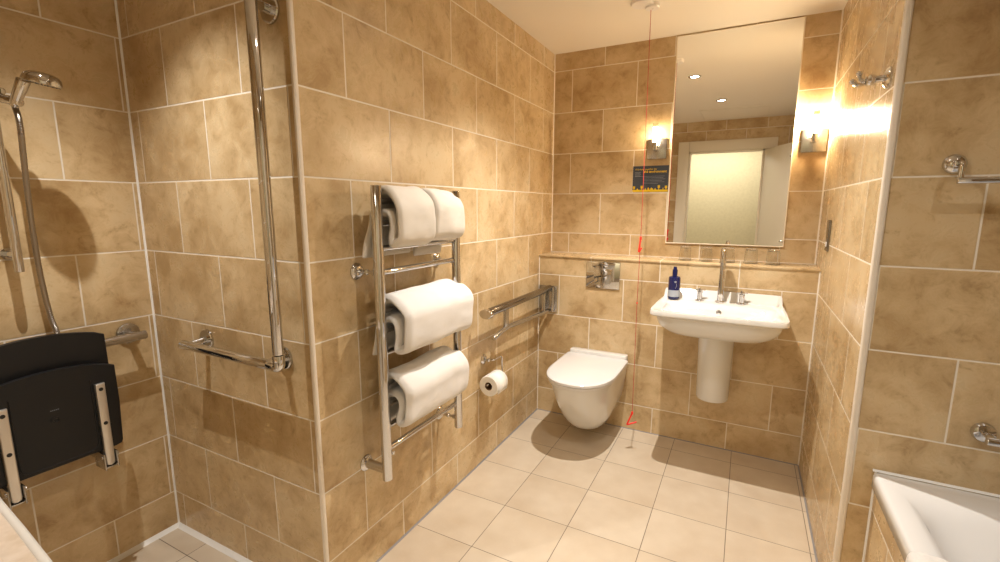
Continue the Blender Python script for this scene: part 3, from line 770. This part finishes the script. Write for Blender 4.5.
# ------------------------------------------------------------------ bath
t = thing('bath', 'white bath with tiled side panel along the right of the room', 'bath', (1.9, -2.06, 0))
bx0, bx1, by0, by1 = 1.566, XB - .001, -2.915, YR - .001
def rr(x0, x1, y0, y1, z, r, n=8):
    L = []
    for (cx_, cy_, a0) in ((x1 - r, y1 - r, 0), (x0 + r, y1 - r, PI / 2), (x0 + r, y0 + r, PI), (x1 - r, y0 + r, 3 * PI / 2)):
        for k in range(n + 1):
            a = a0 + k * PI / 2 / n; L.append(Vector((cx_ + r * math.cos(a), cy_ + r * math.sin(a), z)))
    return L
ins = lambda a, z, r, e=0.0, f=0.0: rr(bx0 + a, bx1 - a, by0 + a + f, by1 - a - e, z, r)
loops = [ins(.012, .490, .01), ins(.0, .492, .01), ins(0, .530, .012), ins(.004, .538, .013), ins(.010, .5405, .016), ins(.050, .539, .04, .03), ins(.066, .533, .07, .045), ins(.078, .512, .09, .07), ins(.090, .46, .10, .12), ins(.105, .38, .11, .23, .02), ins(.122, .28, .12, .42, .04), ins(.145, .19, .12, .60, .08), ins(.18, .135, .12, .76, .12), ins(.26, .115, .08, .95, .2)]
obj('tub', loft(loops, cap0=False), M['acrylic'], t).data.set_sharp_from_angle(angle=PI)
obj('side_panel', box(bx0 + .010, bx0 + .024, by0, by1, 0, .489), M['panel'], t, False)
obj('sealant', tri_strip((bx0, by1, .5405), (bx1, by1, .541), (0, -1, 0), (0, 0, 1), .006), M['silicone'], t)
obj('sealant', tri_strip((bx0 + .010, by1, 0), (bx0 + .010, by1, .54), (-1, 0, 0), (0, -1, 0), .005), M['silicone'], t)
obj('panel_trim', box(bx0 + .005, bx0 + .011, by0, by1, .480, .4895, bev=.002), M['cream_trim'], t)

# white bath mat folded over the rim
P = [(bx0 - .012, .30), (bx0 - .011, .45), (bx0 - .010, .530), (bx0 + .002, .550), (bx0 + .03, .552), (bx0 + .060, .549), (bx0 + .086, .530), (bx0 + .100, .47), (bx0 + .112, .40)]
o = towel('bath_mat', 'white towelling mat hung over the rim of the bath', P, -2.06, -1.625, .014, M['towel'], 3.3, None, wav=.0012, front=0)
o['category'] = 'bath mat'

# ------------------------------------------------------------------ towel bar and bath handle on the bath wall
t = thing('towel_bar', 'chrome towel bar high on the wall above the bath', 'towel bar', (1.648, YR, 1.46))
for x_ in (1.648, 2.20):
    bm = lathe([(0, 0), (.026, 0), (.026, .004), (.022, .012), (.013, .017), (.010, .018), (.009, .034), (0, .036)], (x_, YR, 1.462), (0, -1, 0), 32)
    addtube(bm, fillet([(x_, YR - .024, 1.462), (x_, YR - .060, 1.462), (x_, YR - .060, 1.414)], .012, 5), .0058, 14, bev=.001)
    obj('wall_mount', bm, M['chrome'], t)
obj('bar', tube([(1.641, YR - .060, 1.415), (2.21, YR - .060, 1.415)], .0085, 20, bev=.002), M['chrome'], t)
t = thing('grab_rail', 'short chrome grab rail low on the wall just above the bath', 'grab rail', (1.80, YR, .72))
for x_ in (1.797, 2.12):
    bm = lathe([(0, 0), (.028, 0), (.028, .004), (.024, .013), (.013, .018), (0, .018)], (x_, YR, .722), (0, -1, 0), 32)
    addtube(bm, [(x_, YR - .014, .722), (x_, YR - .062, .722)], .010, 16)
    obj('wall_mount', bm, M['chrome'], t)
obj('bar', tube([(1.782, YR - .064, .722), (2.135, YR - .064, .722)], .0115, 20, bev=.002), M['chrome'], t)

# ------------------------------------------------------------------ stone-topped shelf unit at the very left of the picture
t = thing('shelf_unit', 'cream mottled slab with painted highlight along its rounded edge at the bottom left corner', 'shelf', (.03, YD, 0))
P = [(-.40, -2.612), (-.30, -2.622), (-.15, -2.636), (.0, -2.648), (.15, -2.662), (.30, -2.680), (.36, -2.70), (.38, -2.735), (.38, YD + .02), (-.40, YD + .02)]
obj('slab', extrude_poly(P, lambda u, v, d: (u, v, d), .718, .750, .006), M['stone'], t)
P2 = [Vector((u, v, .744)) for u, v in P[:8]]
obj('highlight_edge', tube(P2, .009, 10, bev=.001), M['stone_highlight'], t)  # rounded front edge of the slab, with its highlight painted on
obj('cabinet', box(-.38, .34, YD + .02, -2.75, 0, .717, bev=.003), M['wood'], t)

# ------------------------------------------------------------------ lights
def downlight(x, y, label, power, cone=118, tone=(1, .88, .72)):
    t = thing('downlight', label, 'ceiling light', (x, y, ZC), 'recessed ceiling downlights')
    obj('bezel', lathe([(.030, .0), (.045, .0), (.045, .003), (.040, .006), (.032, .006), (.030, .003)], (x, y, ZC), (0, 0, -1), 36, closed_prof=True), M['chrome'], t)
    obj('lens', lathe([(0, .0), (.0295, .0), (.0295, .002), (0, .003)], (x, y, ZC), (0, 0, -1), 28), M['led'], t)
    la = bpy.data.lights.new('downlight_lamp', 'SPOT'); la.energy = power; la.color = tone
    la.shadow_soft_size = .008; la.spot_size = math.radians(cone); la.spot_blend = 1.0
    lo = bpy.data.objects.new('downlight_lamp', la); COL.objects.link(lo); lo.location = (x, y, ZC - .02)
    lo.parent = t; lo.matrix_parent_inverse = Matrix.Translation(t.location).inverted()
downlight(.738, -.945, 'recessed ceiling downlight above the space before the toilet and basin', 132, tone=(1, .93, .84))
downlight(.876, -1.873, 'recessed ceiling downlight nearer the door, second in the mirror', 26, cone=150, tone=(1, .93, .84))
downlight(-.345, -2.395, 'recessed ceiling downlight over the shower corner', 74, cone=100, tone=(1, .96, .90))
downlight(1.95, -2.0, 'recessed ceiling downlight over the bath', 15, tone=(1, .98, .95))
la = bpy.data.lights.new('corridor_fill', 'AREA'); la.energy = 20; la.shape = 'RECTANGLE'; la.size = 1.2; la.size_y = .5; la.color = (1, .90, .76)  # added fill light, no fitting; brightens the bathroom through the doorway
lo = bpy.data.objects.new('corridor_fill', la); COL.objects.link(lo); lo.location = (.7, -3.75, ZC - .04); lo['kind'] = 'structure'

w_ = bpy.data.worlds.new('world'); sc.world = w_; w_.use_nodes = True
w_.node_tree.nodes['Background'].inputs[0].default_value = (.9, .8, .7, 1); w_.node_tree.nodes['Background'].inputs[1].default_value = 0.05

# ------------------------------------------------------------------ camera
yaw, pitch, roll, f = .4763, -.1609, .0026, 463.6424
F = Vector((-math.sin(yaw) * math.cos(pitch), math.cos(yaw) * math.cos(pitch), math.sin(pitch)))
R0 = Vector((math.cos(yaw), math.sin(yaw), 0)); U0 = R0.cross(F)
R_ = R0 * math.cos(roll) + U0 * math.sin(roll); U_ = -R0 * math.sin(roll) + U0 * math.cos(roll)
cam = bpy.data.cameras.new('camera'); co = bpy.data.objects.new('camera', cam); COL.objects.link(co)
mm = Matrix((R_, U_, -F)).transposed().to_4x4(); mm.translation = Vector((1.1609, -2.9257, 1.344)); co.matrix_world = mm
cam.sensor_fit = 'HORIZONTAL'; cam.sensor_width = 36; cam.lens = f * 36 / 1000
cam.shift_x = -5.4866 / 1000; cam.shift_y = 1.251 / 1000; cam.clip_start = .02
sc.camera = co

sc.view_settings.view_transform = 'Standard'; sc.view_settings.look = 'None'; sc.view_settings.gamma = 1
sc.view_settings.use_curve_mapping = False; sc.view_settings.exposure = 0.18
cy_ = sc.cycles
cy_.use_denoising = True; cy_.max_bounces = 7; cy_.diffuse_bounces = 4; cy_.glossy_bounces = 4; cy_.transmission_bounces = 6
cy_.use_adaptive_sampling = True; cy_.adaptive_threshold = .015; cy_.adaptive_min_samples = 16
cy_.sample_clamp_indirect = 6; cy_.caustics_reflective = False; cy_.caustics_refractive = False; cy_.blur_glossy = .3
